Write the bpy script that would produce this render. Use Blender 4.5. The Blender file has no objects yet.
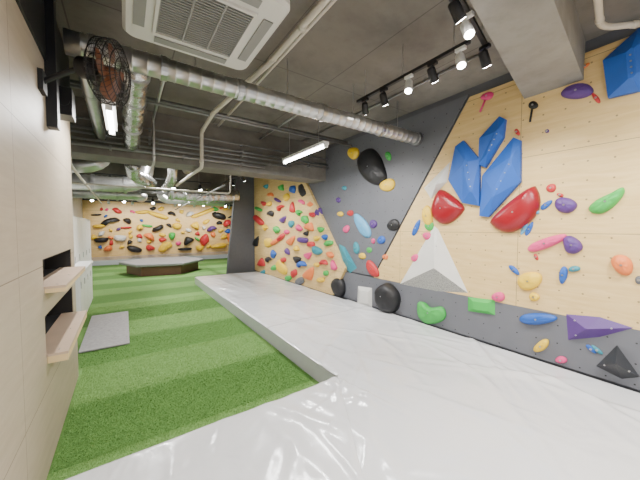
import bpy, math, random
from mathutils import Vector, Matrix
random.seed(7)
C = bpy.context.scene.collection
PI = math.pi
# ---------------------------------------------------------------- camera
H = 1.8; F = 285.0
YAW = math.radians(34.4); PITCH = math.radians(2.41)
cam = bpy.data.cameras.new('camera'); cam.sensor_width = 36; cam.lens = F/640*36; cam.clip_start = .02
co = bpy.data.objects.new('camera', cam); C.objects.link(co)
co.location = (0, 0, H); co.rotation_euler = (PI/2-PITCH, 0, -YAW)
bpy.context.scene.camera = co
ROT = co.rotation_euler.to_matrix()
def ray(u, v): return ROT @ Vector(((u-320)/F, -(v-240)/F, -1))
def onx(u, v, X):
    d = ray(u, v); s = X/d.x; return Vector((X, d.y*s, H+d.z*s))
def ony(u, v, Y):
    d = ray(u, v); s = Y/d.y; return Vector((d.x*s, Y, H+d.z*s))
# ---------------------------------------------------------------- materials
class NT:
    def __init__(s, name):
        s.m = bpy.data.materials.new(name); s.m.use_nodes = True; s.t = s.m.node_tree
        s.b = s.t.nodes['Principled BSDF']
    def n(s, k, **kw):
        x = s.t.nodes.new(k)
        for a, b in kw.items(): setattr(x, a, b)
        return x
    def l(s, a, b): s.t.links.new(a, b)
    def put(s, v, sock):
        if isinstance(v, (int, float)): sock.default_value = v
        elif isinstance(v, tuple): sock.default_value = v if len(v) != 3 or sock.type == 'VECTOR' else (*v, 1)
        else: s.l(v, sock)
    def math(s, op, a, b=0.0):
        x = s.n('ShaderNodeMath', operation=op); s.put(a, x.inputs[0]); s.put(b, x.inputs[1]); return x.outputs[0]
    def mix(s, f, a, b):
        x = s.n('ShaderNodeMix', data_type='RGBA'); s.put(f, x.inputs[0]); s.put(a, x.inputs[6]); s.put(b, x.inputs[7]); return x.outputs[2]
    def pos(s):
        g = s.n('ShaderNodeNewGeometry'); q = s.n('ShaderNodeSeparateXYZ'); s.l(g.outputs['Position'], q.inputs[0])
        return g.outputs['Position'], q.outputs
    def comb(s, a, b, c):
        x = s.n('ShaderNodeCombineXYZ'); s.put(a, x.inputs[0]); s.put(b, x.inputs[1]); s.put(c, x.inputs[2]); return x.outputs[0]
    def noise(s, vec, scale, detail=4, rough=.5, dist=0):
        x = s.n('ShaderNodeTexNoise'); s.l(vec, x.inputs['Vector']); x.inputs['Scale'].default_value = scale
        x.inputs['Detail'].default_value = detail; x.inputs['Roughness'].default_value = rough; x.inputs['Distortion'].default_value = dist
        return x.outputs['Fac']
    def ramp(s, f, lo, hi, a=0., b=1.):
        x = s.n('ShaderNodeMapRange'); s.l(f, x.inputs[0]); x.inputs[1].default_value = lo; x.inputs[2].default_value = hi
        x.inputs[3].default_value = a; x.inputs[4].default_value = b; return x.outputs[0]
    def bump(s, h, st=.3, d=.01):
        x = s.n('ShaderNodeBump'); x.inputs['Strength'].default_value = st; x.inputs['Distance'].default_value = d
        s.l(h, x.inputs['Height']); s.l(x.outputs[0], s.b.inputs['Normal'])
    def out(s, col=None, rough=.5, metal=0, spec=None):
        if col is not None: s.put(col, s.b.inputs['Base Color'])
        s.put(rough, s.b.inputs['Roughness']); s.b.inputs['Metallic'].default_value = metal
        if spec is not None: s.b.inputs['Specular IOR Level'].default_value = spec
        return s.m
def simple(name, col, rough=.5, metal=0, var=.12, scale=12, bump=.05):
    t = NT(name); p, _ = t.pos(); f = t.noise(p, scale)
    d = tuple(c*(1-var) for c in col); e = tuple(min(1, c*(1+var)) for c in col)
    t.bump(t.noise(p, scale*12, 2), bump, .004)
    return t.out(t.mix(f, d, e), rough, metal)
def emis(name, col, st):
    t = NT(name); t.b.inputs['Emission Color'].default_value = (*col, 1); t.b.inputs['Emission Strength'].default_value = st
    return t.out(col, .5)
def ply(name, axis, light, dark, holes=.2, sa=1.82, sb=.91, oa=0, ob=0, rough=.45, bmp=.25):
    t = NT(name); p, q = t.pos(); a = q[axis]; b = q['Z']
    g = t.noise(t.comb(t.math('MULTIPLY', a, 1.1), t.math('MULTIPLY', b, 9), 0), 2.2, 6, .6, .6)
    g2 = t.noise(t.comb(t.math('MULTIPLY', a, 6), t.math('MULTIPLY', b, 90), 0), 3, 2)
    col = t.mix(t.ramp(g, .3, .72), light, dark)
    col = t.mix(t.math('MULTIPLY', g2, .25), col, dark)
    def seam(c, s, o):
        f = t.math('FRACT', t.math('DIVIDE', t.math('ADD', c, o+50*s), s)); f = t.math('ABSOLUTE', t.math('SUBTRACT', f, .5))
        return t.math('GREATER_THAN', f, .5-.003/s)
    m = t.math('MAXIMUM', seam(a, sa, oa), seam(b, sb, ob))
    if holes:
        fa = t.math('MULTIPLY', t.math('SUBTRACT', t.math('FRACT', t.math('DIVIDE', t.math('ADD', a, 20), holes)), .5), holes)
        fb = t.math('MULTIPLY', t.math('SUBTRACT', t.math('FRACT', t.math('DIVIDE', t.math('ADD', b, 20), holes)), .5), holes)
        r = t.math('SQRT', t.math('ADD', t.math('MULTIPLY', fa, fa), t.math('MULTIPLY', fb, fb)))
        m = t.math('MAXIMUM', m, t.math('LESS_THAN', r, .009))
    col = t.mix(t.math('MULTIPLY', m, .7), col, (.10, .06, .03))
    t.bump(t.math('SUBTRACT', t.math('MULTIPLY', g2, .1), m), bmp, .003)
    return t.out(col, rough)
M = {}
M['ply'] = ply('plywood_climbing', 'Y', (.77, .57, .27), (.63, .43, .17), .2, 1.82, .91, .3, .08)
M['ply_far'] = ply('plywood_far', 'X', (.75, .54, .24), (.62, .41, .15), .25)
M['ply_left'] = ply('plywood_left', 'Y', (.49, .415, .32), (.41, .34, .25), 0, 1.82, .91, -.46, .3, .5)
M['ply_edge'] = simple('plywood_edge', (.74, .56, .30), .6)
M['shelf'] = simple('shelf_wood', (.54, .40, .29), .45, scale=5)
t = NT('grey_panel'); p, q = t.pos()
def dots(t, q, axis, sp=.2):
    a, b = q[axis], q['Z']
    fa = t.math('MULTIPLY', t.math('SUBTRACT', t.math('FRACT', t.math('DIVIDE', t.math('ADD', a, 20), sp)), .5), sp)
    fb = t.math('MULTIPLY', t.math('SUBTRACT', t.math('FRACT', t.math('DIVIDE', t.math('ADD', b, 20), sp)), .5), sp)
    return t.math('LESS_THAN', t.math('SQRT', t.math('ADD', t.math('MULTIPLY', fa, fa), t.math('MULTIPLY', fb, fb))), .008)
M['grey'] = t.out(t.mix(dots(t, q, 'Y'), t.mix(t.noise(p, 3), (.115, .12, .138), (.15, .155, .175)), (.02, .02, .02)), .5)
M['greyflat'] = simple('grey_paint', (.105, .11, .125), .6)
M['black'] = simple('black_paint', (.012, .012, .014), .5)
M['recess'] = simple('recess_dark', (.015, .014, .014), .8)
M['white'] = simple('white_paint', (.80, .80, .79), .4, var=.04)
M['acwhite'] = simple('ac_white', (.58, .57, .53), .4, var=.04)
M['acgrey'] = simple('ac_grille', (.22, .22, .21), .5, var=.05)
M['pvc'] = simple('pvc_pipe', (.52, .48, .40), .4, var=.06)
M['steel'] = simple('steel', (.45, .45, .45), .3, .9)
M['oldsteel'] = simple('dull_steel', (.22, .22, .215), .45, .5, var=.2)
def concrete(name, lo, hi, seams=True):
    t = NT(name); p, q = t.pos()
    f = t.noise(p, .9, 8, .6, .3); g = t.noise(p, 7, 6, .6); f3 = t.noise(p, .45, 3)
    col = t.mix(t.ramp(f, .3, .7), lo, hi); col = t.mix(t.ramp(g, .5, .75, 0, .35), col, tuple(c*.8 for c in lo))
    col = t.mix(t.ramp(f3, .5, .7, 0, .4), col, (lo[0]*1.15, lo[1]*1.0, lo[2]*.85))
    if seams:
        fx = t.math('GREATER_THAN', t.math('ABSOLUTE', t.math('SUBTRACT', t.math('FRACT', t.math('DIVIDE', t.math('ADD', q['X'], 20.2), .9)), .5)), .493)
        fy = t.math('GREATER_THAN', t.math('ABSOLUTE', t.math('SUBTRACT', t.math('FRACT', t.math('DIVIDE', t.math('ADD', q['Y'], 20.2), 1.8)), .5)), .496)
        col = t.mix(t.math('MULTIPLY', t.math('MAXIMUM', fx, fy), .6), col, (.04, .035, .03))
    t.bump(t.math('ADD', f, g), .3, .01); return t.out(col, .8)
M['concrete'] = concrete('concrete', (.10, .09, .077), (.23, .215, .19))
M['beam'] = concrete('beam_concrete', (.17, .16, .145), (.31, .30, .275), False)
M['beam2'] = concrete('dark_beam_concrete', (.09, .083, .072), (.22, .205, .18), False)
t = NT('galvanised'); p, q = t.pos(); f = t.noise(p, 9, 4)
t.bump(t.noise(p, 30, 2), .12, .004); M['duct'] = t.out(t.mix(f, (.42, .42, .41), (.66, .66, .64)), .32, .92)
t = NT('foil'); p, q = t.pos(); f = t.noise(p, 14, 5)
t.bump(f, .8, .02); M['foil'] = t.out(t.mix(f, (.35, .35, .34), (.75, .75, .73)), .25, .95)
# turf
t = NT('turf'); p, q = t.pos()
s = t.math('FRACT', t.math('DIVIDE', t.math('ADD', q['Y'], 1.05+19), 1.9)); s = t.ramp(t.math('ABSOLUTE', t.math('SUBTRACT', s, .75)), .20, .30, 1, 0)
f = t.noise(p, 60, 3); f2 = t.noise(p, 4, 4); f3 = t.noise(p, 22, 3)
ca = t.mix(f, (.075, .18, .04), (.16, .31, .08)); cb = t.mix(f, (.125, .26, .065), (.27, .46, .145))
col = t.mix(s, ca, cb); col = t.mix(t.math('MULTIPLY', f2, .2), col, (.08, .17, .045)); col = t.mix(t.ramp(f3, .5, .7, 0, .25), col, (.045, .11, .025)); t.bump(f, .5, .02)
M['turf'] = t.out(col, .9, spec=.15)
# vinyl
t = NT('white_vinyl'); p, q = t.pos()
sy = t.math('FRACT', t.math('DIVIDE', t.math('ADD', q['Y'], 18.0-4.1), 2.0)); sy = t.math('MULTIPLY', t.math('ABSOLUTE', t.math('SUBTRACT', t.math('ABSOLUTE', t.math('SUBTRACT', sy, .5)), .5)), 2.0)
groove = t.math('MULTIPLY', t.math('MULTIPLY', t.ramp(sy, 0, .02, 1, 0), t.math('GREATER_THAN', q['Y'], 3.0)), -1)
t.bump(t.math('ADD', groove, t.math('MULTIPLY', t.noise(p, 2.2, 3, .45, .4), 1.6)), .7, .025)
col = t.mix(t.noise(p, 1.5, 3), (.66, .665, .69), (.74, .745, .76)); col = t.mix(t.math('MULTIPLY', groove, -.3), col, (.2, .2, .21))
M['vinyl'] = t.out(col, t.ramp(t.noise(p, 3, 3), .2, .8, .14, .24), 0, .8)
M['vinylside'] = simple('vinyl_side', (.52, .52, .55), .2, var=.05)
t = NT('speckled_white'); p, q = t.pos(); f = t.ramp(t.noise(p, 90, 2), .48, .58)
M['speck'] = t.out(t.mix(f, (.50, .49, .46), (.26, .26, .26)), .7)
M['mat'] = simple('grey_mat', (.34, .33, .33), .9, var=.35, scale=25, bump=.5)
M['brown'] = simple('brown_wood', (.16, .07, .04), .5, scale=6)
M['plat'] = simple('platform_top', (.26, .25, .25), .5, scale=6)
M['lit'] = emis('lamp_glow', (1, .97, .9), 60)
M['fanblade'] = simple('fan_blade', (.17, .055, .02), .35)
M['fluo'] = emis('tube_glow', (1, .98, .95), 30)
PAL = dict(red=(.50, .025, .03), blue=(.015, .10, .44), yellow=(.80, .53, .03), green=(.05, .42, .07), orange=(.78, .20, .05),
           purple=(.09, .035, .20), pink=(.72, .06, .22), black=(.012, .012, .014), teal=(.03, .25, .32), white=(.66, .655, .62),
           grey=(.13, .14, .155), charcoal=(.035, .037, .042), maroon=(.27, .006, .015), skyblue=(.11, .36, .60))
for k, c in PAL.items(): M['h_'+k] = simple('hold_'+k, c, .3 if k == 'maroon' else .5, var=.10, scale=6, bump=.25)
# ---------------------------------------------------------------- mesh builder
ORG = {}
class MB:
    def __init__(s): s.v = []; s.f = []
    def add(s, vs, fs):
        o = len(s.v); s.v += [Vector(x) for x in vs]; s.f += [[i+o for i in f] for f in fs]; return s
    def box(s, x0, x1, y0, y1, z0, z1):
        vs = [(x, y, z) for z in (z0, z1) for y in (y0, y1) for x in (x0, x1)]
        return s.add(vs, [(0, 2, 3, 1), (4, 5, 7, 6), (0, 1, 5, 4), (2, 6, 7, 3), (0, 4, 6, 2), (1, 3, 7, 5)])
    def rings(s, rs, closed_ends=True):
        o = len(s.v); n = len(rs[0])
        for r in rs: s.v += [Vector(x) for x in r]
        for i in range(len(rs)-1):
            for j in range(n):
                k = (j+1) % n
                s.f.append([o+i*n+j, o+i*n+k, o+(i+1)*n+k, o+(i+1)*n+j])
        if closed_ends:
            s.f.append([o+j for j in range(n)][::-1]); s.f.append([o+(len(rs)-1)*n+j for j in range(n)])
        return s
    def tube(s, path, r, seg=12, closed=False):
        P = [Vector(x) for x in path]; rr = r if isinstance(r, list) else [r]*len(P)
        rs = []; up = None
        for i, p in enumerate(P):
            if closed: d = (P[(i+1) % len(P)]-P[i-1])
            else: d = (P[min(i+1, len(P)-1)]-P[max(i-1, 0)])
            d.normalize()
            if up is None:
                a = Vector((0, 0, 1)) if abs(d.z) < .9 else Vector((1, 0, 0)); up = d.cross(a).normalized()
            up = (up-d*up.dot(d)).normalized(); w = d.cross(up)
            rs.append([p+(up*math.cos(2*PI*j/seg)+w*math.sin(2*PI*j/seg))*rr[i] for j in range(seg)])
        if closed: rs.append(rs[0]); return s.rings(rs, False)
        return s.rings(rs)
    def build(s, name, mat, parent=None, smooth=False, origin=None):
        if parent is not None: org = ORG[parent.name]
        elif origin is not None: org = Vector(origin)
        else:
            xs = [v.x for v in s.v]; ys = [v.y for v in s.v]; zs = [v.z for v in s.v]
            org = Vector(((min(xs)+max(xs))/2, (min(ys)+max(ys))/2, min(zs)))
        me = bpy.data.meshes.new(name); me.from_pydata([tuple(v-org) for v in s.v], [], s.f)
        me.validate(); me.update()
        if smooth:
            for p_ in me.polygons: p_.use_smooth = True
        me.materials.append(mat)
        o = bpy.data.objects.new(name, me); C.objects.link(o)
        if parent is not None: o.parent = parent
        else: o.location = org
        ORG[o.name] = org
        return o
def bend(path, r=.1, n=5):
    P = [Vector(x) for x in path]; out = [P[0]]
    for i in range(1, len(P)-1):
        a = P[i]+(P[i-1]-P[i]).normalized()*min(r, (P[i-1]-P[i]).length/2); b = P[i]+(P[i+1]-P[i]).normalized()*min(r, (P[i+1]-P[i]).length/2)
        for k in range(n+1):
            t_ = k/n; out.append(a*(1-t_)**2+P[i]*2*t_*(1-t_)+b*t_*t_)
    out.append(P[-1]); return out
def ribbed(p0, p1, r, pitch=.1, amp=.004):
    p0, p1 = Vector(p0), Vector(p1); L = (p1-p0).length; n = max(2, int(L/pitch)); P = []; R = []
    for i in range(n):
        for f_, a_ in ((0, 0), (.84, 0), (.88, amp), (.94, amp), (.98, 0)):
            P.append(p0.lerp(p1, (i+f_)/n)); R.append(r+a_)
    P.append(p1); R.append(r); return P, R
def tag(o, label, cat, group=None):
    o['label'] = label; o['category'] = cat
    if group: o['group'] = group
    return o
def stru(o): o['kind'] = 'structure'; return o
def empty(name, loc, label, cat, group=None):
    o = bpy.data.objects.new(name, None); o.empty_display_size = .1; C.objects.link(o); o.location = loc; ORG[o.name] = Vector(loc)
    return tag(o, label, cat, group)
def wpoly(pts, X0, X1):
    m = MB(); m.rings([[(X0, y, z) for y, z in pts], [(X1, y, z) for y, z in pts]]); return m
# ---------------------------------------------------------------- setting
PZ = .25; WX = 4.0; FX = -.5; FY = 19.5
stru(MB().box(-2, 7, -2, 20, -.1, 0).build('floor', M['concrete']))
stru(MB().box(-2, 7, -2, 20, 3.75, 3.9).build('ceiling', M['concrete']))
stru(MB().box(WX+.03, WX+.2, -2, 10.2, 0, 3.75).build('wall_right', M['greyflat']))
stru(MB().box(6.8, 7, 10.2, 20, 0, 3.75).build('wall_right_back', M['greyflat']))
stru(MB().box(WX+.2, 7, 10.0, 10.2, 0, 3.75).build('wall_right_return', M['greyflat']))
stru(MB().box(-2, 7, FY+.05, 20, 0, 3.75).build('wall_back', M['greyflat']))
m = MB(); x0, x1 = FX-.22, FX; LT = 3.14
m.box(x0, x1, -2, 2.85, 0, LT); m.box(x0, x1, 4.2, 4.42, 0, LT)
m.box(x0, x1, 2.85, 4.2, 0, .84); m.box(x0, x1, 2.85, 4.2, 1.15, 1.35); m.box(x0, x1, 2.85, 4.2, 1.57, LT)
stru(m.build('wall_left', M['ply_left'], origin=(FX, 0, 0)))
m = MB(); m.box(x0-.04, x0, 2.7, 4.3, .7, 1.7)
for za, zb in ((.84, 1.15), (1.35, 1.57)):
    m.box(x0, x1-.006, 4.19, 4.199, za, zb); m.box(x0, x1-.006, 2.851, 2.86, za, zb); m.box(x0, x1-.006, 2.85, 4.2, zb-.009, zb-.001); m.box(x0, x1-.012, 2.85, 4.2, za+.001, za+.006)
stru(m.build('wall_left_recess', M['recess']))  # near-black liners added so the slots show dark; shade put into colour
stru(MB().box(x0, x1+.015, -2, 4.42, LT, 3.75).build('wall_left_upper', M['black']))
stru(MB().box(FX, FX+.07, 3.17, 3.27, 2.62, 3.75).build('trim_5', M['black']))
stru(MB().box(-2, -1.8, 4.42, 20, 0, 3.75).build('wall_left_back', M['white']))
stru(MB().box(-2, x0-.04, 4.3, 4.42, 0, 3.75).build('wall_left_return', M['greyflat']))
def beam(y0, y1, z0, xa=-1.8, xb=WX+.02, k=1):
    return stru(MB().box(xa, xb, y0, y1, z0, 3.75).build('trim_%d' % k, M['beam2']))
beam(5.6, 6.15, 2.93, k=1); beam(10.4, 10.9, 3.05, xb=6.8, k=2); beam(15, 15.5, 3.1, xb=6.8, k=3)
m = MB(); pts = [(.6, .52), (4.02, .96), (4.02, 1.50), (.6, .80)]
m.rings([[(x, y, 3.35) for x, y in pts], [(x, y, 3.75) for x, y in pts]]); stru(m.build('trim_4', M['beam']))
# ---------------------------------------------------------------- climbing walls
POLA = [(10.0, .25), (10.0, 3.62), (6.9, 3.62), (4.78, .93), (5.2, .25)]
tag(wpoly([(2.16, 3.62), (3.98, .83), (-1.5, .83), (-1.5, 3.62)], WX, WX+.029).build('climbing_wall', M['ply']),
    'large pale plywood climbing wall carrying the three long blue volumes', 'climbing wall')
tag(wpoly(POLA, WX-.07, WX+.029).build('climbing_wall', M['ply']),
    'crowded plywood climbing wall beyond the dark grey slanted section', 'climbing wall')
tag(wpoly([(6.95, 3.66), (2.18, 3.66), (4.0, .86), (4.82, .86)], WX, WX+.029).build('climbing_wall', M['grey']),
    'dark grey climbing wall section with slanted edges between the two plywood walls', 'climbing wall')
tag(wpoly([(5.25, .26), (-1.5, .26), (-1.5, .83), (4.88, .83)], WX, WX+.029).build('kick_board', M['grey']),
    'dark grey kickboard strip along the white mat under the plywood', 'kickboard')
m = MB(); pts = [(2.9, .0), (4.02, .0), (4.02, 3.7), (3.3, 3.7)]
m.rings([[(x, 10.01, z) for x, z in pts], [(x, 10.15, z) for x, z in pts]])
tag(m.build('climbing_wall', M['greyflat']), 'narrow dark grey leaning wall standing at the far end of the mat', 'climbing wall')
tag(MB().box(-1.79, 6.79, FY-.25, FY+.04, 0, 3.25).build('climbing_wall', M['ply_far']), 'wide plywood climbing wall across the far end of the room', 'climbing wall')
# ---------------------------------------------------------------- turf
EX, EY = 1.81, 2.32
m = MB(); m.box(-.5, EX-.005, EY+.01, 4.4, .0, .02); m.box(-1.8, EX-.005, 4.4, 9.8, .0, .02); m.box(-1.8, 6.8, 9.8, 17.0, .0, .02)
tf = m.build('artificial_turf', M['turf']); tf['kind'] = 'stuff'; tag(tf, 'striped green artificial turf covering the floor beside the white mat', 'artificial turf')
vs = []; fs = []
def blades(n, xa, xb, ya, yb, h, w):
    for _ in range(n):
        x = random.uniform(xa, xb); y = random.uniform(ya, yb); a = random.uniform(0, PI); k = len(vs)
        st = 1 if ((y+1.05)/1.9) % 1 > .5 else -1
        dx, dy = math.cos(a)*w, math.sin(a)*w; hh_ = h*random.uniform(.6, 1.1)
        vs.append((x-dx, y-dy, .015)); vs.append((x+dx, y+dy, .015)); vs.append((x+random.uniform(-.014, .014), y+st*.012+random.uniform(-.012, .012), .015+hh_)); fs.append((k, k+1, k+2))
blades(100000, -.48, 1.8, 2.34, 4.6, .018, .0024); blades(50000, -1.0, 1.8, 4.6, 8, .018, .0036)
me = bpy.data.meshes.new('turf_blades'); me.from_pydata(vs, [], fs); me.materials.append(M['turf'])
tb = bpy.data.objects.new('turf_blades', me); C.objects.link(tb); tb.parent = tf; tb.location = -tf.location; tb['kind'] = 'stuff'
# ---------------------------------------------------------------- crash mats (mitred corner, wrinkled covers)
def mit(y): return EX-.584*(EY-y)
WR = []
rw = random.Random(23)
def wr(x, y, ang, L, h, w, cv=0.): WR.append((x, y, math.cos(ang), math.sin(ang), L, h, w, cv))
for _ in range(20):
    wr(rw.uniform(-.1, 1.7), rw.uniform(.8, 2.1), rw.uniform(.5, 2.4), rw.uniform(.4, .9), rw.uniform(.007, .015), rw.uniform(.035, .065), rw.uniform(-.25, .25))
for _ in range(34):
    wr(rw.uniform(1.4, 3.9), rw.uniform(.2, 3.0), rw.choice((.8, 1.2, 2.1, 1.7))+rw.uniform(-.2, .2), rw.uniform(.5, 1.3), rw.uniform(.007, .016), rw.uniform(.03, .06), rw.uniform(-.12, .12))
for _ in range(7): wr(1.75+rw.uniform(-.1, .1), 2.1+rw.uniform(-.1, .1), rw.uniform(3.6, 5.2), rw.uniform(.4, .9), rw.uniform(.006, .011), rw.uniform(.025, .045), rw.uniform(-.2, .2))
for _ in range(12): wr(rw.uniform(.3, 2.8), rw.uniform(.9, 2.2), rw.uniform(.2, 2.8), rw.uniform(.15, .35), rw.uniform(.003, .006), rw.uniform(.014, .022), rw.uniform(-.3, .3))
for _ in range(26): wr(rw.uniform(1.9, 3.9), rw.uniform(3, 9), rw.uniform(1.2, 2.0), rw.uniform(.6, 1.6), rw.uniform(.005, .010), rw.uniform(.04, .08), rw.uniform(-.1, .1))
def wz(x, y):
    z = .007*math.sin(x*2.6+y*1.4)*math.sin(y*1.9-x)+.002*math.sin(x*7-y*4)
    for (cx, cy, c_, s_, L, h, w, cv) in WR:
        dx, dy = x-cx, y-cy
        a = (dx*c_+dy*s_)/L
        if a > 1 or a < -1: continue
        b = (dy*c_-dx*s_-cv*L*a*a)/w
        if b > 3 or b < -3: continue
        z += h*(1-a*a)**2*math.exp(-b*b)
    return z
def mat_thing(x0f, x1f, y0, y1, soft, label, group=None):
    root = empty('crash_mat', ((x0f(y1)+x1f(y1))/2, (y0+y1)/2, 0), label, 'crash mat', group)
    nx = 190; ys = []; y = y0
    while y < y1: ys.append(y); y += .05 if y < .2 else .013 if y < 3 else .03 if y < 5 else .08
    ys.append(y1); m = MB(); V = []; Fc = []
    for y in ys:
        xa, xb = x0f(y), x1f(y)
        for i in range(nx+1):
            x = xa+(xb-xa)*i/nx; z = PZ
            for e, amp in ((x-xa, .006 if soft[0] and y < EY else .02), (xb-x, .006 if soft[1] else .02), (y-y0, .02), (y1-y, .02)):
                z -= amp*max(0, 1-e/.05)**2
            V.append((x, y, z+wz(x, y)))
    for j in range(len(ys)-1):
        for i in range(nx):
            a = j*(nx+1)+i; Fc.append((a, a+1, a+nx+2, a+nx+1))
    m.add(V, Fc); m.build('top_cover', M['vinyl'], root, True)
    out = [(x0f(y0)+.004, y0+.004), (x1f(y0)-.004, y0+.004), (x1f(y1)-.004, y1-.004), (x0f(y1)+.004, y1-.004)]
    if soft[0]: out += [(EX+.004, EY)]
    m = MB(); m.rings([[(a, b, .0) for a, b in out], [(a, b, PZ-.026) for a, b in out]]); m.build('side_cover', M['vinylside'], root)
    return root
mat_thing(lambda y: EX if y >= EY else mit(y), lambda y: WX-.072 if y > 4.7 else WX-.012, -1.0, 9.75, (1, 0), 'long white vinyl crash mat running beneath the climbing wall')
mat_thing(lambda y: FX+.01, lambda y: mit(y)-.001, -1.0, EY, (0, 1), 'wrinkled white vinyl crash mat in the foreground beside the long mat')
def plainmat(x0, x1, y0, y1, label):
    tag(MB().box(x0, x1, y0, y1, .02, PZ).build('crash_mat', M['vinylside']), label, 'crash mat')
plainmat(-1.7, 2.6, 17.05, 19.2, 'grey crash mat below the left half of the far end wall')
plainmat(2.62, 6.7, 17.05, 19.2, 'grey crash mat below the right half of the far end wall')
tag(MB().box(-.58, .02, 5.18, 7.2, .034, .05).build('floor_mat', M['mat']), 'grey flecked doormat lying on the turf near the left wall', 'floor mat')
# ---------------------------------------------------------------- platform
r = empty('platform', (1.3, 13.3, 0), 'low angular brown wooden platform with a grey top on the turf', 'platform')
def hexa(R, z): return [(1.3+R*math.cos(PI/6+.35+k*PI/3), 13.3+R*math.sin(PI/6+.35+k*PI/3), z) for k in range(6)]
MB().rings([hexa(1.3, .02), hexa(1.3, .38)]).build('body', M['brown'], r)
MB().rings([hexa(1.52, .38), hexa(1.55, .40), hexa(1.55, .46), hexa(1.52, .48)]).build('top', M['plat'], r)
# ---------------------------------------------------------------- shelves
def shelf(z, th, label):
    r = empty('wall_shelf', (FX, 3.52, z), label, 'shelf', 'wooden shelves on the left wall')
    MB().box(FX-.1, FX+.12, 2.87, 4.18, z-.003, z+.012+.003).build('board', M['shelf'], r)
    MB().box(FX+.001, FX+.118, 2.872, 4.178, z-th, z-.003).build('underside_rail', M['ply_edge'], r)
    for y in (2.95, 3.5, 4.05): MB().tube([(FX+.06, y, z+.014), (FX+.06, y, z+.018)], .006, 8).build('screw', M['steel'], r)
shelf(1.352, .035, 'upper wooden shelf jutting from the slot in the left plywood wall')
shelf(.842, .055, 'lower wooden shelf jutting from the slot in the left plywood wall')
# ---------------------------------------------------------------- white locker row
r = empty('locker', (-1.1, 9.9, 0), 'tall white locker row standing past the end of the plywood wall', 'locker')
MB().box(-1.3, -.97, 7.6, 12.3, .02, 2.08).build('body', M['white'], r)
for i in range(6):
    d = MB().box(-.97, -.952, 7.62+i*.78, 7.62+i*.78+.76, .1, 2.05).build('door', M['white'], r)
    MB().box(-.952, -.94, 7.7+i*.78, 7.72+i*.78, 1.0, 1.15).build('handle', M['steel'], d)
r = empty('cabinet', (-.82, 7.7, 0), 'low white cabinet with a door front beside the white lockers', 'cabinet')
cx0, cx1 = -.93, -.66
MB().box(cx0, cx1, 6.6, 8.9, .96, 1.0).build('top', M['white'], r)
MB().box(cx0, cx1-.04, 6.62, 8.88, .02, .96).build('body', M['white'], r)
for i in range(4):
    d = MB().box(cx1-.04, cx1-.022, 6.63+i*.56, 6.63+i*.56+.545, .08, .94).build('door', M['white'], r)
    MB().box(cx1-.022, cx1-.012, 6.68+i*.56, 6.70+i*.56, .7, .82).build('handle', M['steel'], d)
# ---------------------------------------------------------------- ducts and pipes
r = empty('ventilation_duct', (1.9, 3, 3.25), 'long silver spiral duct crossing under the ceiling to the right wall', 'duct')
P, R = ribbed((-.35, 3, 3.25), (3.98, 3, 3.25), .092, .11); MB().tube(P, R, 20).build('tube', M['duct'], r, True)
for x in (-.2, .3, 1.0, 2.05, 3.1, 3.93): MB().tube([(x, 3, 3.25), (x+.05, 3, 3.25)], .105, 20).build('flange', M['steel'], r)
for x in (.6, 1.6, 2.6, 3.5): MB().tube([(x, 3, 3.33), (x, 3, 3.75)], .004, 6).build('hanger', M['steel'], r)
def duct(path, rad, label, fl=(), rb=.15, mat='duct'):
    c = Vector(path[0]); r = empty('ventilation_duct', c, label, 'duct')
    Q = bend(path, rb*2); PP = []; RR = []
    for i in range(len(Q)-1):
        L = (Q[i+1]-Q[i]).length; n = max(1, int(L/.05))
        for k in range(n): PP.append(Q[i].lerp(Q[i+1], k/n)); RR.append(rad+(.008 if len(PP) % 2 else 0)+(random.uniform(-.012, .012) if mat == 'foil' else 0))
    PP.append(Q[-1]); RR.append(rad); MB().tube(PP, RR, 18).build('tube', M[mat], r, True)
    for a, b in fl: MB().tube([a, b], rad*1.18, 18).build('flange', M['steel'], r)
duct([(.12, 3.10, 3.22), (.12, 5.58, 3.12)], .10, 'silver foil duct running straight back from the left of the spiral duct', [((.12, 3.10, 3.22), (.12, 3.18, 3.22)), ((.12, 3.7, 3.197), (.12, 3.76, 3.195)), ((.12, 4.6, 3.16), (.12, 4.66, 3.157))], mat='foil')
duct([(-.27, 3.3, 3.3), (-.27, 5.58, 3.2)], .06, 'narrow silver duct running back behind the wall fan', [((-.27, 4.0, 3.27), (-.27, 4.06, 3.267))])
duct([(-1.7, 8.3, 2.82), (.1, 8.3, 2.82), (.45, 8.3, 3.0), (.5, 8.3, 3.7)], .17, 'silver duct crossing low above the lockers and turning up', [((-.6, 8.3, 2.82), (-.54, 8.3, 2.82)), ((0, 8.3, 2.82), (.06, 8.3, 2.82))])
duct([(1.1, 9.6, 2.86), (1.9, 9.6, 2.8), (3.2, 9.6, 2.88)], .2, 'fat silver foil duct under the ceiling left of the narrow grey wall', [((1.15, 9.6, 2.85), (1.21, 9.6, 2.85)), ((2.2, 9.6, 2.82), (2.26, 9.6, 2.82))], mat='foil')
duct([(-1.7, 6.6, 2.9), (-.5, 6.6, 2.9), (-.25, 6.6, 3.1), (-.2, 6.6, 3.7)], .13, 'silver duct elbow just behind the concrete beam above the doormat', [((-.8, 6.6, 2.9), (-.74, 6.6, 2.9))])
duct([(.15, 6.2, 2.95), (.15, 6.6, 2.8), (.45, 7.3, 2.82), (.55, 7.95, 2.85)], .11, 'silver foil duct bending out from under the first beam', [((.15, 6.2, 2.95), (.15, 6.26, 2.93))], mat='foil')
duct([(.95, 7.4, 3.7), (.95, 7.4, 3.0), (.95, 7.9, 2.9), (.95, 9.0, 2.9)], .10, 'silver foil duct dropping from the ceiling and running back over the turf', [((.95, 7.4, 3.5), (.95, 7.4, 3.44))], mat='foil')
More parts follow.
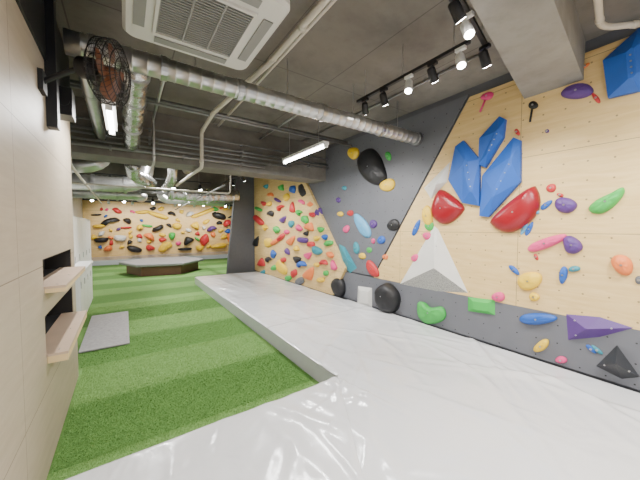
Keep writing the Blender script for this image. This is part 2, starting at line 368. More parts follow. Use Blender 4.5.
duct([(1.5, 6.5, 3.45), (1.5, 8.9, 3.45)], .12, 'silver spiral duct high under the ceiling behind the first beam', [((1.5, 7.4, 3.45), (1.5, 7.46, 3.45))])
duct([(-1.7, 11.4, 2.9), (.2, 11.4, 2.9), (.5, 11.4, 2.9), (.5, 12.2, 2.9)], .18, 'silver duct elbow behind the second beam above the lockers', [((-.2, 11.4, 2.9), (-.14, 11.4, 2.9))])
duct([(1.2, 12.6, 3.7), (1.2, 12.6, 2.92), (3.6, 12.6, 2.92)], .18, 'silver duct in the far room above the angular platform', [((1.9, 12.6, 2.92), (1.96, 12.6, 2.92))])
def pipe(path, rad, mat, label, rb=.08):
    r = empty('pipe', path[0], label, 'pipe'); MB().tube(bend(path, rb), rad, 12).build('tube', M[mat], r, True)
    for i in range(1, len(path)-1):
        p_ = Vector(path[i]); a = (Vector(path[i-1])-p_).normalized()
        MB().tube([p_+a*(rb+.0), p_+a*(rb+.04)], rad*1.2, 12).build('coupling', M[mat], r, True)
    return r
r = pipe([(1.28, -.5, 3.5), (1.27, 2.8, 3.5), (1.12, 4.4, 3.5), (1.15, 5.35, 3.48), (1.15, 5.38, 2.87), (1.1, 8, 2.87)], .03, 'pvc', 'cream pipe running back beside the ceiling air conditioner and under the beam')
for y in (1.4, 2.1): MB().tube([(1.28, y, 3.5), (1.28, y+.05, 3.5)], .04, 12).build('coupling', M['pvc'], r, True)
pipe([(1.35, .38, 3.56), (3.5, .74, 3.56), (3.78, .46, 3.56), (3.84, -1.5, 3.56)], .026, 'pvc', 'thin beige pipe bending round above the plywood wall at upper right', .12)
pipe([(1.42, 1.2, 3.62), (1.42, 5.3, 3.62)], .02, 'pvc', 'thin cream pipe beside the thicker one near the air conditioner')
pipe([(.42, 3.4, 3.55), (.42, 5.35, 3.55), (.42, 5.38, 2.86), (.42, 6.5, 2.86)], .018, 'steel', 'thin metal pipe bending under the beam right of the foil duct')
pipe([(-.62, 4.6, 3.3), (-.62, 5.35, 3.3), (-.62, 5.38, 2.7), (-.62, 12, 2.62)], .02, 'pvc', 'cream pipe at far left running back above the lockers')
pipe([(1.85, 6.4, 2.75), (1.85, 14, 2.6)], .02, 'oldsteel', 'dull metal pipe running back over the turf beyond the beam')
pipe([(2.3, 4.0, 3.6), (2.3, 5.5, 3.6)], .02, 'oldsteel', 'short metal pipe on the ceiling above the hanging tube lamp')
pipe([(3.3, 1.7, 3.72), (3.3, 5.5, 3.72)], .016, 'oldsteel', 'thin metal pipe on the ceiling close to the climbing walls')
pipe([(-1.7, 7.2, 2.66), (2.2, 7.2, 2.66), (2.25, 7.2, 3.7)], .02, 'pvc', 'cream pipe crossing the turf just behind the first beam')
pipe([(-1.7, 4.55, 3.5), (3.9, 4.55, 3.5)], .02, 'oldsteel', 'dull pipe crossing the ceiling in front of the first beam')
pipe([(-1.7, 4.7, 3.6), (3.9, 4.7, 3.6)], .03, 'oldsteel', 'thicker dull pipe crossing the ceiling in front of the first beam')
names = ['second', 'third', 'fourth', 'topmost', 'lowest']
for i, (y, z, x0_, x1_, rr) in enumerate([(5.5, 3.28, -1.7, 3.98, .02), (5.47, 3.2, -1.7, 3.98, .014), (5.5, 3.12, -1.7, 3.0, .018), (5.5, 3.42, -1.7, 3.98, .014), (5.5, 3.04, -1.7, 2.4, .025)]):
    nm = names[i]+(' metal conduit along the concrete beam' if i > 2 else ' metal conduit from the top along the concrete beam')
    r = empty('conduit', (x0_, y, z), nm, 'conduit', 'conduits along the beam')
    MB().tube([(x0_, y, z), (x1_, y, z)], rr, 10).build('tube', M['oldsteel'], r, True)
    for k in range(4): xx = x0_+.5+k*(x1_-x0_-1)/3; MB().box(xx, xx+.03, y-rr*1.3, 5.6, z-rr*1.3, z+rr*1.3).build('bracket', M['oldsteel'], r)
def tray(y, z, xb, label):
    r = empty('cable_tray', (.2, y, z), label, 'cable tray')
    for yy in (y, y+.25): MB().box(-1.7, xb, yy-.006, yy+.006, z, z+.06).build('rail', M['oldsteel'], r)
    m = MB()
    for k in range(int((xb+1.6)/.2)): m.box(-1.6+k*.2, -1.57+k*.2, y, y+.25, z+.01, z+.025)
    m.build('rungs', M['oldsteel'], r)
tray(6.8, 3.2, 3.9, 'ladder cable tray crossing above the turf behind the first beam')
tray(10.0, 2.85, 2.8, 'ladder cable tray crossing just before the second beam')
# ---------------------------------------------------------------- ceiling air conditioner
def rrect(x0, x1, y0, y1, z, rad, n=5):
    o = []
    for cx, cy, a0 in ((x1-rad, y1-rad, 0), (x0+rad, y1-rad, PI/2), (x0+rad, y0+rad, PI), (x1-rad, y0+rad, 1.5*PI)):
        for k in range(n+1): a = a0+PI/2*k/n; o.append((cx+rad*math.cos(a), cy+rad*math.sin(a), z))
    return o
ax0, ax1, ay0, ay1, az = .02, .96, 1.70, 2.66, 3.25
r = empty('air_conditioner', ((ax0+ax1)/2, (ay0+ay1)/2, az), 'square white ceiling cassette air conditioner with a dark grille', 'air conditioner')
MB().box(ax0+.06, ax1-.06, ay0+.06, ay1-.06, az+.05, 3.74).build('body', M['acgrey'], r)
MB().rings([rrect(ax0+.02, ax1-.02, ay0+.02, ay1-.02, az, .07), rrect(ax0, ax1, ay0, ay1, az+.02, .08), rrect(ax0, ax1, ay0, ay1, az+.06, .08)]).build('panel', M['acwhite'], r)
g0, g1, h0, h1 = ax0+.2, ax1-.2, ay0+.2, ay1-.2
m = MB(); m.box(g0, g1, h0, h1, az-.006, az-.001); m.build('grille_backing', M['black'], r)
m = MB()
for k in range(22): y = h0+(h1-h0)*k/22; m.box(g0, g1, y, y+.012, az-.014, az-.004)
for k in range(4): x = g0+(g1-g0)*k/3; m.box(x-.006, x+.006, h0, h1, az-.016, az-.004)
m.build('grille', M['acgrey'], r)
m = MB(); m.box(g0-.02, g1+.02, h0-.02, h0, az-.018, az); m.box(g0-.02, g1+.02, h1, h1+.02, az-.018, az); m.box(g0-.02, g0, h0, h1, az-.018, az); m.box(g1, g1+.02, h0, h1, az-.018, az)
m.build('grille_frame', M['acwhite'], r)
for a in ((g0, g1, ay0+.06, ay0+.13), (g0, g1, ay1-.13, ay1-.06), (ax0+.06, ax0+.13, h0, h1), (ax1-.13, ax1-.06, h0, h1)):
    MB().box(a[0], a[1], a[2], a[3], az-.008, az-.001).build('louver', M['acgrey'], r)
# ---------------------------------------------------------------- wall fan
fc = Vector((0, 0, H))+ray(110, 73)*2.2; nrm = Vector((.90, -.36, -.10)).normalized()
r = empty('wall_fan', fc, 'black caged wall fan with dark orange-brown blades mounted high on the left wall', 'fan')
uu = nrm.cross(Vector((0, 0, 1))).normalized(); vv = nrm.cross(uu); FR = .92
def fp(rad, a, d): return fc+uu*rad*FR*math.cos(a)+vv*rad*FR*math.sin(a)+nrm*d
m = MB()
for rad, d in ((.25, .0), (.25, .05), (.245, -.05), (.19, .075), (.13, .085), (.06, .09), (.19, -.085), (.12, -.1)):
    m.tube([fp(rad, 2*PI*k/36, d) for k in range(36)], .004, 5, True)
for k in range(40):
    a = 2*PI*k/40; m.tube([fp(.05, a, .09), fp(.13, a+.1, .085), fp(.19, a+.17, .075), fp(.25, a+.22, .05), fp(.25, a+.22, 0), fp(.245, a+.22, -.05), fp(.19, a+.17, -.085), fp(.1, a, -.1)], .002, 4)
m.build('cage', M['black'], r)
m = MB(); m.tube([fc-nrm*.22, fc-nrm*.2, fc-nrm*.1, fc-nrm*.08], [.05, .075, .08, .05], 16); m.build('motor', M['black'], r, True)
m = MB(); m.tube([fc-nrm*.04, fc+nrm*.03, fc+nrm*.05], [.045, .045, .02], 16); m.build('hub', M['fanblade'], r, True)
for b in range(4):
    m = MB(); a0 = b*PI/2; rows = []
    for i in range(7):
        rad = .04+.18*i/6; w = .35+.45*math.sin(PI*(i+.6)/8)
        rows.append([fp(rad, a0+w*(j/5-.5)*1.5, .03*(j/5-.5)) for j in range(6)])
    V = [p_ for row in rows for p_ in row]; m.add(V, [(i*6+j, i*6+j+1, i*6+j+7, i*6+j+6) for i in range(6) for j in range(5)])
    m.build('blade', M['fanblade'], r, True)
m = MB(); m.tube([fc-nrm*.18, Vector((-.38, 2.92, 2.95)), Vector((-.48, 2.98, 2.9))], .02, 10); m.box(FX, FX+.03, 2.92, 3.06, 2.82, 2.97); m.build('wall_bracket', M['black'], r)
m = MB(); m.box(-.5, -.36, 3.38, 3.58, 2.80, 3.04)
m.tube([(-.42, 3.38, 2.92), (-.42, 3.37, 2.92)], .045, 16)
tag(m.build('loudspeaker', M['black']), 'black loudspeaker box fixed to the wall behind the fan', 'loudspeaker')
# ---------------------------------------------------------------- lights
K = 1.6
def spotlight_data(p, target, e, size=95, col=(1, .95, .87)):
    L = bpy.data.lights.new('spot', 'SPOT'); L.energy = e*K; L.color = col; L.spot_size = math.radians(size); L.spot_blend = .9; L.shadow_soft_size = .05
    o = bpy.data.objects.new('spot_light', L); C.objects.link(o); o.location = p
    o.rotation_euler = (Vector(target)-Vector(p)).to_track_quat('-Z', 'Y').to_euler(); return o
def area(p, sx, sy, e, col=(1, .99, .97)):
    L = bpy.data.lights.new('area', 'AREA'); L.shape = 'RECTANGLE'; L.size = sx; L.size_y = sy; L.energy = e*K; L.color = col
    o = bpy.data.objects.new('tube_light', L); C.objects.link(o); o.location = p
def track(p0, p1, label, mt='black', top=3.75, nh=3):
    p0, p1 = Vector(p0), Vector(p1); d = (p1-p0).normalized(); s_ = d.cross(Vector((0, 0, 1)))*.018; up = Vector((0, 0, .03))
    r = empty('light_track', p0, label, 'light track')
    m = MB(); m.rings([[p0-s_, p0+s_, p0+s_+up, p0-s_+up], [p1-s_, p1+s_, p1+s_+up, p1-s_+up]]); m.build('rail', M[mt], r)
    for k in range(nh): q_ = p0.lerp(p1, .1+.8*k/(nh-1)); MB().tube([q_+up, (q_.x, q_.y, top)], .003, 6).build('hanger', M['steel'], r)
def spot(x, y, z, tgt, colr, label, e=60, size=82, k=.9, lit=True):
    r = empty('spotlight', (x, y, z), label, 'spotlight', 'track spotlights')
    mt = M['black'] if colr == 'black' else M['white']
    MB().box(x-.02*k, x+.02*k, y-.05*k, y+.05*k, z-.03*k, z).build('adapter', mt, r)
    MB().tube([(x, y, z-.02*k), (x, y, z-.08*k)], .009*k, 8).build('stem', mt, r)
    c = Vector((x, y, z-.12*k)); d = (Vector(tgt)-c).normalized()
    MB().tube([c-d*.07*k, c-d*.06*k, c+d*.07*k, c+d*.08*k], [.03*k, .042*k, .045*k, .045*k], 16).build('housing', mt, r, True)
    MB().tube([c+d*.081*k, c+d*.084*k], .038*k, 16).build('lens', M['lit'], r)
    if e: spotlight_data(c+d*.10*k, tgt, e, size)
track((2.5, 1.36, 3.40), (2.5, 2.8, 3.40), 'black light track between the spiral duct and the near beam')
spot(2.5, 2.66, 3.40, (4, 3.9, 1.6), 'black', 'black track spotlight nearest the spiral duct', 80)
spot(2.5, 2.35, 3.40, (4, 2.8, 1.2), 'black', 'second black track spotlight from the spiral duct', 70)
spot(2.5, 2.0, 3.40, (1.2, 1.2, .2), 'white', 'white spotlight beside the two black ones on the track by the spiral duct', 55)
spot(2.5, 1.72, 3.40, (4, 1.9, 1.6), 'black', 'black spotlight between the two white ones on the track by the spiral duct', 60)
spot(2.5, 1.44, 3.40, (1.4, .3, .2), 'white', 'white spotlight at the beam end of the track by the spiral duct', 55)
track((1.45, 1.05, 3.43), (2.75, 1.34, 3.43), 'short black light track beside the near concrete beam at the top', top=3.75)
spot(1.6, 1.085, 3.43, (.8, .3, .3), 'white', 'white spotlight at the very top of the view', 50)
spot(1.95, 1.16, 3.43, (3.7, .8, 1.2), 'black', 'black spotlight just right of the white one at the very top', 70)
spot(2.2, 1.22, 3.43, (1.3, -.2, .4), 'white', 'white spotlight in the middle of the track beside the beam', 55)
spot(2.7, 1.33, 3.43, (4, 1.3, 1.5), 'black', 'black spotlight at the wall end of the track beside the beam', 70)
track((3.0, .0, 3.5), (3.0, -1.2, 3.5), 'black light track above the near end of the plywood wall')
spot(3.0, -.2, 3.5, (4, .1, 1.6), 'black', 'black spotlight over the nearest stretch of plywood wall', 80)
track((2.6, 6.2, 3.2), (2.6, 9.3, 3.2), 'black light track over the far end of the long mat')
for i, y in enumerate((6.5, 7.4, 8.3)):
    spot(2.6, y, 3.2, (4, y+.3, 1.4), 'black', ('nearest', 'middle', 'farthest')[i]+' black spotlight on the track over the mat\'s far half', 80)
OR = ('leftmost', 'second', 'third', 'fourth', 'fifth', 'sixth', 'rightmost')
for i in range(7):
    spot(-.6+i*.95, 16.9, 3.2, (-.6+i*.95, 19.3, 1.8), 'white', OR[i]+' of the seven white spotlights facing the far end wall', 120, k=1.4, size=80)
track((-1.2, 16.9, 3.2), (5.8, 16.9, 3.2), 'white light track crossing the room before the far end wall', 'white')
track((-1.2, 9.1, 3.15), (2.2, 9.1, 3.15), 'black light track crossing the turf before the second beam')
for i in range(5): spot(-1+i*.72, 9.1, 3.15, (-.9+i*.72, 7.6, .2), 'black', OR[i if i < 4 else 6]+' of the five black spotlights before the second beam', 25, k=1.2)
track((-1.2, 13.9, 3.1), (4.6, 13.9, 3.1), 'black light track crossing above the angular platform')
for i in range(6): spot(-1+i*1.0, 13.9, 3.1, (-.9+i*1.0, 12.0, .2), 'black', OR[i if i < 5 else 6]+' of the six black spotlights above the angular platform', 0, k=1.4)
def tubelight(x, y0, y1, z, label, e):
    r = empty('tube_lamp', (x, (y0+y1)/2, z), label, 'lamp', 'ceiling tube lamps')
    MB().box(x-.055, x+.055, y0, y1, z+.02, z+.065).build('housing', M['white'], r)
    MB().tube([(x, y0+.02, z), (x, y1-.02, z)], .024, 12).build('tube', M['fluo'], r, True)
    for y in (y0, y1): MB().box(x-.03, x+.03, y-.01, y+.02, z-.028, z+.025).build('end_cap', M['white'], r)
    for y in (y0+.2, y1-.2): MB().tube([(x, y, z+.06), (x, y, 3.75)], .004, 6).build('hanger', M['steel'], r)
    area((x, (y0+y1)/2, z-.035), .04, y1-y0, e)
tubelight(2.55, 3.56, 4.92, 3.05, 'bright tube lamp hanging over the long mat behind the spiral duct', 60)
tubelight(-.10, 3.5, 4.4, 2.98, 'bright tube lamp glowing behind the wall fan', 30)
tubelight(.9, -1.3, .1, 3.3, 'added unseen tube lamp above the foreground mat', 70)  # added out of view overhead to light the foreground
tubelight(2.8, -1.3, .1, 3.3, 'added unseen tube lamp above the mat beside the near plywood wall', 60)  # also added out of view, to brighten mat and near wall
tubelight(.6, 6.9, 7.9, 3.4, 'tube lamp over the turf past the concrete beam', 90)
tubelight(1.6, 11.1, 12.0, 3.25, 'tube lamp above the angular platform', 80)
tubelight(3.4, 12.9, 13.8, 3.15, 'tube lamp right of the angular platform', 80)
tubelight(0, 14.1, 14.9, 3.15, 'tube lamp behind the angular platform on the left', 60)
# ---------------------------------------------------------------- holds
ALL = []
def plane(w, u, v, d=0):
    if w == 'F': return ony(u, v, FY-.25-d)
    if w == 'A': return onx(u, v, WX-.07-d)
    return onx(u, v, WX-d)
def nv(w): return Vector((0, -1, 0)) if w == 'F' else Vector((-1, 0, 0))
def ell(u, v, w, h, rot=0, n=22, wob=.06, sup=1.0):
    o = []; ph = random.uniform(0, 6); a = math.radians(rot)
    for k in range(n):
        t_ = 2*PI*k/n; c_, s_ = math.cos(t_), math.sin(t_)
        x = math.copysign(abs(c_)**sup, c_)*w/2; y = math.copysign(abs(s_)**sup, s_)*h/2; q_ = 1+wob*math.sin(2*t_+ph)+wob*.7*math.sin(3*t_+ph*2)
        x *= q_; y *= q_; o.append((u+x*math.cos(a)-y*math.sin(a), v+x*math.sin(a)+y*math.cos(a)))
    return o
def smooth_poly(pts, n=4):
    o = []; N = len(pts)
    for i in range(N):
        p0, p1, p2, p3 = pts[i-1], pts[i], pts[(i+1) % N], pts[(i+2) % N]
        for k in range(n):
            t_ = k/n
            o.append(tuple(.5*((2*p1[c])+(-p0[c]+p2[c])*t_+(2*p0[c]-5*p1[c]+4*p2[c]-p3[c])*t_*t_+(-p0[c]+3*p1[c]-3*p2[c]+p3[c])*t_**3) for c in (0, 1)))
    return o
def blob(u, v, w, h, rot):
    kind = random.random(); a = math.radians(rot); P = []
    if kind < .25: L = [(-1, .1), (-.5, -.8), (.5, -.8), (1, .2), (.5, .35), (0, .1), (-.5, .6)]
    elif kind < .42: L = [(-1, .8), (0, -1), (1, .8)]
    elif kind < .55: L = [(-1.3, -.3), (1.3, -.5), (1.2, .4), (-1.1, .5)]
    else:
        n = random.choice((4, 5, 5, 6, 7)); a0 = random.uniform(0, 6); L = []
        for k in range(n):
            t_ = a0+2*PI*k/n+random.uniform(-.2, .2); q_ = random.uniform(.7, 1.3); L.append((math.cos(t_)*q_, math.sin(t_)*q_))
    for x, y in L: x *= w/2; y *= h/2; P.append((u+x*math.cos(a)-y*math.sin(a), v+x*math.sin(a)+y*math.cos(a)))
    return smooth_poly(P, 3)
WALLD = dict(B='the near plywood wall', K='the dark grey kickboard', G='the dark grey slanted section', A='the crowded plywood wall', F='the far end wall')
def register(o, w, col, u, label):
    ALL.append((o, w, col, u, label)); o['category'] = 'climbing hold'; o['group'] = 'climbing holds on '+WALLD[w]
def bolt(o, p, w, rad=.011):
    n_ = nv(w); MB().tube([p-n_*.01, p+n_*.004], rad, 8).build('bolt', M['steel'], o)
def dome(w, pts, col, depth, label=None, nb=None, off=None, flat=.7, lump=.08):
    n_ = nv(w); P3 = [plane(w, u, v, depth*.35)-n_*(depth*.35) for u, v in pts]
    c = sum(P3, Vector())/len(P3); rs = [[p_-n_*.0005 for p_ in P3]]; ap = plane(w, *off) if off else c
    for i in range(1, 7):
        t_ = i/6.6; sc = math.cos(t_*PI/2)**flat; hh_ = depth*math.sin(t_*PI/2)
        rs.append([ap+(p_-ap)*sc+n_*hh_*(1+lump*math.sin(k*1.3+i)) for k, p_ in enumerate(P3)])
    m = MB(); m.rings(rs); o = m.build('climbing_hold', M['h_'+col], None, True, origin=c)
    u0 = sum(p_[0] for p_ in pts)/len(pts); register(o, w, col, u0, label)
    if w in 'BKG' if nb is None else nb: bolt(o, ap+n_*depth*1.0, w)
    return o
def facet(w, pts, col, depth, apex, sc=.12, label=None, name='climbing_volume', bolts=True):
    n_ = nv(w); P3 = [plane(w, u, v) for u, v in pts]; a = plane(w, apex[0], apex[1], depth)
    ab = a-n_*depth; ins = [a+(p_-ab)*sc for p_ in P3]
    m = MB(); m.rings([[p_-n_*.0005 for p_ in P3], ins]); o = m.build(name, M['h_'+col], None, False, origin=sum(P3, Vector())/len(P3))
    register(o, w, col, sum(p_[0] for p_ in pts)/len(pts), label); o['category'] = 'climbing volume'
    if bolts:
        for p_ in P3[::2]: bolt(o, a.lerp(p_, .55)+n_*.004, w, .008)
    return o
def ridgevol(w, pts, r0, r1, depth, col, label):
    n_ = nv(w); P3 = [plane(w, u, v) for u, v in pts]; A = plane(w, *r0, depth); B = plane(w, *r1, depth); ins = []
    for p_ in P3:
        k = max(0, min(1, (p_+n_*depth-A).dot(B-A)/(B-A).length_squared)); k = round(k); q_ = A.lerp(B, k); ins.append(q_+(p_+n_*depth-q_)*.14)
    mid = [p_+n_*.05 for p_ in P3]
    m = MB(); m.rings([[p_-n_*.0005 for p_ in P3], mid, ins]); o = m.build('climbing_volume', M['h_'+col], None, False, origin=sum(P3, Vector())/len(P3))
    register(o, w, col, sum(p_[0] for p_ in pts)/len(pts), label); o['category'] = 'climbing volume'
    for k in range(4):
        q_ = A.lerp(B, (k+.5)/4); bolt(o, q_+n_*.002, w, .008)
def halfbowl(ca, cb, bulge, label, depth):
    mx, my = (ca[0]+cb[0])/2, (ca[1]+cb[1])/2; hx, hy = (cb[0]-ca[0])/2, (cb[1]-ca[1])/2; bx, by = bulge[0]-mx, bulge[1]-my
    pts = []
    for k in range(40):
        t_ = 2*PI*k/40; c_, s_ = math.cos(t_), math.sin(t_)
        c_ = math.copysign(abs(c_)**.8, c_); s_ = s_ if s_ > 0 else s_*.16   # full belly, softly rounded lip
        pts.append((mx+hx*c_+bx*s_, my+hy*c_+by*s_))
    dome('B', pts, 'maroon', depth, label, None, (mx+bx*.4, my+by*.4), .7, 0)
D = lambda w, u, v, a, b, rot, col, dep, label=None: dome(w, ell(u, v, a, b, rot), col, dep, label)
ridgevol('B', [(457, 147), (465, 141), (481, 160), (481, 206), (464, 203), (450, 180)], (466, 162), (471, 190), .13, 'blue', 'long blue faceted volume, leftmost of the three standing together')
ridgevol('B', [(501, 117), (507, 120), (505, 138), (487, 168), (480, 165), (481, 139)], (498, 131), (488, 153), .11, 'blue', 'short blue faceted volume, uppermost of the three standing together')
ridgevol('B', [(515, 138), (522, 141), (522, 182), (490, 217), (481, 216), (484, 176)], (511, 160), (495, 193), .13, 'blue', 'long blue faceted volume, rightmost of the three standing together')
ridgevol('B', [(604, 62), (640, 30), (662, 28), (668, 62), (640, 92), (609, 99)], (630, 52), (632, 76), .16, 'blue', 'large blue faceted volume cut by the upper right edge of view')
halfbowl((438, 190), (463, 210), (436, 221), 'glossy dark red half bowl hold left of the blue volumes', .12)
halfbowl((534, 186), (489, 223), (526, 224), 'large dark red half bowl hold below right of the blue volumes', .14)
def pan(u, v, w_, h_, a, b, col, label):
    o = D('B', u, v, w_, h_, -20, col, .03, label); q0, q1 = plane('B', *a, .015), plane('B', *b, .015)
    MB().tube([q0, q1], .012, 8).build('handle', M['h_'+col], o, True)
pan(487, 96, 13, 8, (485, 100), (480, 112), 'pink', 'pink pan-shaped hold with a straight handle near the wall top')
pan(533, 105, 10, 8, (532, 109), (530, 122), 'black', 'black pan-shaped hold with a straight handle near the wall top')
o = facet('B', [(400, 284), (434, 226), (438, 229), (468, 293), (436, 291)], 'white', .20, (434, 268), .02, 'white pointed pyramid volume with speckled lower facets above the kickboard')
o.data.materials.append(M['speck'])
for k in (3, 4): o.data.polygons[k].material_index = 1
facet('G', [(424, 188), (450, 162), (447, 182), (431, 199)], 'white', .10, (436, 184), .04, 'small white faceted wedge at the upper edge between grey section and near plywood')
for a in [(577, 91, 34, 15, -12, 'purple', .07, 'purple oval hold near the top of the plywood by the beam'), (596, 98, 5, 13, -35, 'red', .02),
          (585, 66, 12, 3, -35, 'orange', .02), (565, 205, 24, 15, 10, 'purple', .07, 'purple rounded hold right of the large dark red half bowl'), (546, 205, 14, 6, -40, 'blue', .03),
          (536, 212, 6, 5, 0, 'skyblue', .03), (551, 188, 11, 8, -20, 'red', .03), (560, 195, 7, 4, 20, 'red', .02),
          (622, 265, 25, 18, 30, 'orange', .07, 'orange pocketed hold near the right edge'),
          (639, 280, 9, 8, 0, 'grey', .03), (529, 281, 24, 19, -20, 'yellow', .07, 'round yellow hold below the long pink wedge'), (534, 297, 10, 9, 0, 'yellow', .04), (514, 270, 14, 5, 45, 'blue', .03),
          (563, 275, 8, 19, 10, 'blue', .04), (574, 269, 12, 6, -10, 'teal', .04), (536, 257, 7, 4, 60, 'red', .02), (529, 229, 5, 16, 30, 'blue', .02), (524, 229, 4, 14, 30, 'skyblue', .02),
          (427, 216, 10, 22, -10, 'yellow', .05), (429, 226, 10, 9, 0, 'green', .03), (427, 236, 9, 8, 20, 'pink', .04), (415, 258, 8, 8, 20, 'pink', .04), (444, 264, 9, 8, 0, 'pink', .04), (454, 283, 9, 6, 0, 'pink', .03),
          (416, 228, 5, 18, 25, 'blue', .03), (517, 132, 8, 4, 60, 'red', .03), (547, 131, 4, 4, 0, 'purple', .02), (464, 196, 4, 6, 0, 'black', .02)]:
    dome('B', ell(*a[:5]), a[5], a[6], a[7] if len(a) > 7 else None)
dome('B', smooth_poly([(588, 208), (596, 200), (612, 192), (622, 187), (624, 193), (615, 205), (603, 213), (592, 213)]), 'green', .08, 'long slanted green hold near the right edge')
dome('B', smooth_poly([(527, 250), (531, 244), (548, 237), (564, 234), (565, 239), (550, 247), (534, 252)]), 'pink', .06, 'long pink wedge hold above the yellow round one')
dome('B', smooth_poly([(563, 238), (571, 236), (580, 242), (582, 249), (574, 254), (565, 251)]), 'purple', .07, 'dark purple lumpy hold right of the long pink wedge')
dome('G', smooth_poly([(361, 152), (370, 148), (378, 155), (383, 167), (385, 178), (378, 185), (368, 182), (360, 173), (357, 162)]), 'black', .14, 'big black rounded hold high on the dark grey slanted section', None, None, .5, .04)
for a in [(353, 153, 11, 13, 0, 'yellow', .06), (387, 185, 15, 13, -20, 'yellow', .07), (388, 156, 6, 9, -20, 'green', .03), (393, 225, 12, 12, 0, 'black', .06), (362, 226, 11, 28, -28, 'skyblue', .06, 'long sky blue hold low on the dark grey slanted section'),
          (373, 224, 7, 9, 0, 'purple', .04), (381, 240, 8, 8, 0, 'blue', .04), (372, 269, 9, 20, -35, 'red', .06), (373, 241, 4, 5, 0, 'pink', .03), (344, 188, 5, 4, 0, 'teal', .03), (356, 248, 6, 12, -10, 'teal', .04),
          (350, 213, 6, 6, 0, 'red', .04), (340, 214, 6, 5, 20, 'yellow', .04), (346, 229, 6, 8, 20, 'pink', .04), (362, 256, 7, 6, 0, 'yellow', .04), (385, 257, 6, 5, 0, 'orange', .03), (338, 200, 5, 5, 0, 'purple', .03), (369, 250, 5, 6, 0, 'green', .03)]:
    dome('G', ell(*a[:5]), a[5], a[6], a[7] if len(a) > 7 else None)
dome('K', smooth_poly([(417, 303), (424, 303), (430, 308), (441, 307), (445, 315), (440, 322), (427, 324), (418, 317)]), 'green', .10, 'big bright green bean-shaped hold on the kickboard')
dome('K', smooth_poly([(377, 288), (386, 283), (394, 289), (398, 298), (396, 309), (389, 314), (380, 309), (376, 299)]), 'black', .20, 'big black boulder hold beside the white square block hold', None, (388, 295), .45, .03)
facet('K', [(468, 297), (495, 300), (495, 315), (468, 311)], 'green', .05, (481, 306), .55, 'green block hold next to a small pink one', 'climbing_hold')
facet('K', [(358, 286), (372, 288), (372, 308), (357, 306)], 'white', .05, (365, 297), .6, 'white square block hold on the kickboard', 'climbing_hold')
facet('K', [(566, 314), (600, 317), (634, 328), (600, 337), (568, 340)], 'purple', .09, (586, 329), .05, 'wide flat purple triangular volume on the kickboard')
facet('K', [(596, 366), (617, 345), (640, 377), (622, 379)], 'charcoal', .18, (616, 364), .04, 'near-black pyramid volume resting low on the kickboard at right')
for a in [(537, 319, 40, 11, 0, 'blue', .06, 'long blue flat hold on the kickboard'), (541, 346, 17, 10, -35, 'yellow', .05), (561, 360, 12, 7, 10, 'pink', .04), (498, 297, 13, 10, 10, 'pink', .05), (591, 349, 4, 14, -50, 'blue', .02), (597, 350, 4, 14, -50, 'teal', .02)]:
    dome('K', ell(*a[:5]), a[5], a[6], a[7] if len(a) > 7 else None)
dome('K', ell(338, 287, 13, 19, -10), 'black', .14, 'black boulder hold at the far end of the kickboard', False, None, .5, .03)
facet('G', [(339, 244), (345, 247), (357, 268), (350, 273), (341, 262)], 'teal', .10, (347, 258), .1, 'teal wedge volume at the lower left edge of the grey slanted section', 'climbing_volume', False)
LA = '''258 220 8 8 red|256 241 6 9 black|263 203 5 5 red|270 195 6 6 orange|266 186 5 5 teal|270 214 6 7 black|268 242 8 8 yellow|276 229 6 7 green|261 262 7 7 red|273 254 5 6 blue|274 268 6 6 green
281 188 5 6 green|286 197 7 7 yellow|292 189 6 6 blue|280 208 7 7 red|283 219 6 9 purple|280 238 6 8 red|281 268 8 12 yellow|292 207 6 8 red|291 224 6 6 teal|299 213 7 6 green|291 240 8 11 orange|287 252 5 6 purple
296 259 7 7 black|303 191 12 12 black|311 204 9 7 orange|318 214 9 14 purple|309 226 12 8 orange|320 229 7 6 green|302 240 6 8 purple|311 244 7 7 red|317 251 8 8 teal|301 265 9 9 blue|309 273 11 11 orange
323 263 7 8 red|294 273 6 7 red|328 243 8 6 green|299 281 7 6 grey|324 237 6 6 blue|305 219 6 6 green|288 278 6 6 green|320 280 6 6 yellow|265 228 5 6 yellow|274 242 5 6 orange|262 273 6 6 teal|286 232 5 6 pink
298 228 6 6 pink|316 238 6 6 yellow|301 202 6 5 pink|308 255 6 7 pink|330 255 6 7 orange|333 265 6 8 pink|296 248 5 5 yellow|277 200 5 5 purple|258 209 5 6 green|269 204 5 5 yellow|312 215 5 5 red|283 260 5 5 red|268 260 5 6 black|316 265 5 5 yellow|306 233 5 5 black|326 273 5 6 green'''
def inA(y, z):
    j = 0; k = len(POLA)-1
    for i in range(len(POLA)):
        (a, b), (c, d) = POLA[i], POLA[k]
        if (b > z) != (d > z) and y < (c-a)*(z-b)/(d-b)+a: j ^= 1
        k = i
    return j
for e_ in LA.replace('\n', '|').split('|'):
    u, v, a, b, c_ = e_.split(); u, v, a, b = map(float, (u, v, a, b))
    q_ = plane('A', u+a*.6, v); w = 'A' if inA(q_.y, q_.z) else ('G' if q_.z > .9 else 'K')
    dome(w, blob(u, v, a*random.uniform(.8, 1.25), b*random.uniform(.85, 1.4), random.uniform(-50, 50)), c_, .09, None, False)
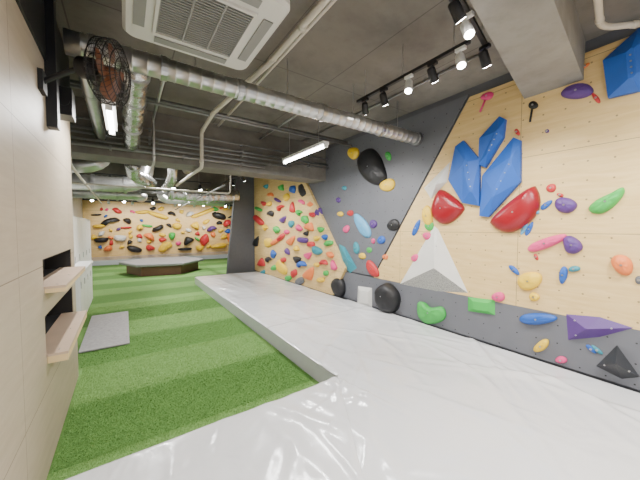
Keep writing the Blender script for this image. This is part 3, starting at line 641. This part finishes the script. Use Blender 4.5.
BIG = '''110 222 20 8 black -15|158 215 14 8 yellow 20|178 226 11 7 yellow 0|203 213 16 7 yellow -20|134 249 13 6 black 10|128 221 9 6 black 30|166 246 14 8 yellow -30|120 238 8 11 white 10|101 240 9 9 black 0|99 226 8 6 yellow 0
150 236 12 6 orange 30|188 240 11 7 black -30|218 216 15 7 black 15|228 224 9 9 red 0|221 246 15 6 yellow -10|205 240 9 10 red 20|190 214 9 5 white 0|143 212 10 6 yellow 0|172 214 9 5 black 20|232 237 8 9 orange 0|212 229 10 6 purple -20
118 211 10 5 red 10|140 228 7 7 yellow 0|158 228 12 5 black -20|172 236 7 8 green 0|196 225 9 7 yellow 30|108 249 9 6 orange 0|150 248 9 5 red 0|185 249 9 5 black 0|200 248 8 5 yellow 0'''
used = []
for e_ in BIG.replace('\n', '|').split('|'):
    u, v, a, b, c_, r_ = e_.split(); u, v, a, b, r_ = map(float, (u, v, a, b, r_)); used.append((u, v, max(a, b)))
    dome('F', blob(u, v, a*1.05, b*1.1, r_), c_, .3, None, False)
cols = ['yellow', 'black', 'red', 'yellow', 'yellow', 'orange', 'black', 'purple', 'yellow', 'green', 'white', 'red', 'pink', 'yellow', 'blue']
k = 0; tries = 0
while k < 52 and tries < 2500:
    tries += 1; cxn = random.choice((100, 113, 126, 138, 150, 163, 178, 192, 206, 220, 231)); u = random.gauss(cxn, 4); v = random.uniform(208, 250)
    if u > 237 or u < 93 or any(abs(u-a)/(c/2+2.8) < 1 and abs(v-b) < (4.4 if c < 8 else 5.8) for a, b, c in used): continue
    c_ = cols[int(k*4.7) % 15]; k += 1; a = random.uniform(4, 7.5); used.append((u, v, a))
    dome('F', blob(u, v, a, random.uniform(3, 5.2), random.uniform(-40, 40)), c_, .16, None, False)
ORD = 'first second third fourth fifth sixth seventh eighth ninth tenth eleventh twelfth thirteenth fourteenth fifteenth sixteenth seventeenth eighteenth nineteenth twentieth'.split()
ORD += ['twenty-'+o_ for o_ in ORD[:9]]+['thirtieth']+['thirty-'+o_ for o_ in ORD[:9]]
cn = dict(maroon='dark red', skyblue='sky blue')
from collections import defaultdict
G = defaultdict(list)
for it in ALL: G[(it[1], it[2])].append(it)
for (w, c_), L in G.items():
    L.sort(key=lambda i_: i_[3]); nm = cn.get(c_, c_)
    for i_, it in enumerate(L):
        if it[4]: it[0]['label'] = it[4]
        elif len(L) == 1: it[0]['label'] = 'small %s climbing hold, the only %s one on %s' % (nm, nm, WALLD[w])
        else: it[0]['label'] = 'small %s hold, %s %s one from left on %s' % (nm, ORD[i_], nm, WALLD[w])
# ---------------------------------------------------------------- world
W = bpy.data.worlds.new('world'); bpy.context.scene.world = W; W.use_nodes = True
W.node_tree.nodes['Background'].inputs[0].default_value = (.95, .97, 1, 1); W.node_tree.nodes['Background'].inputs[1].default_value = .8
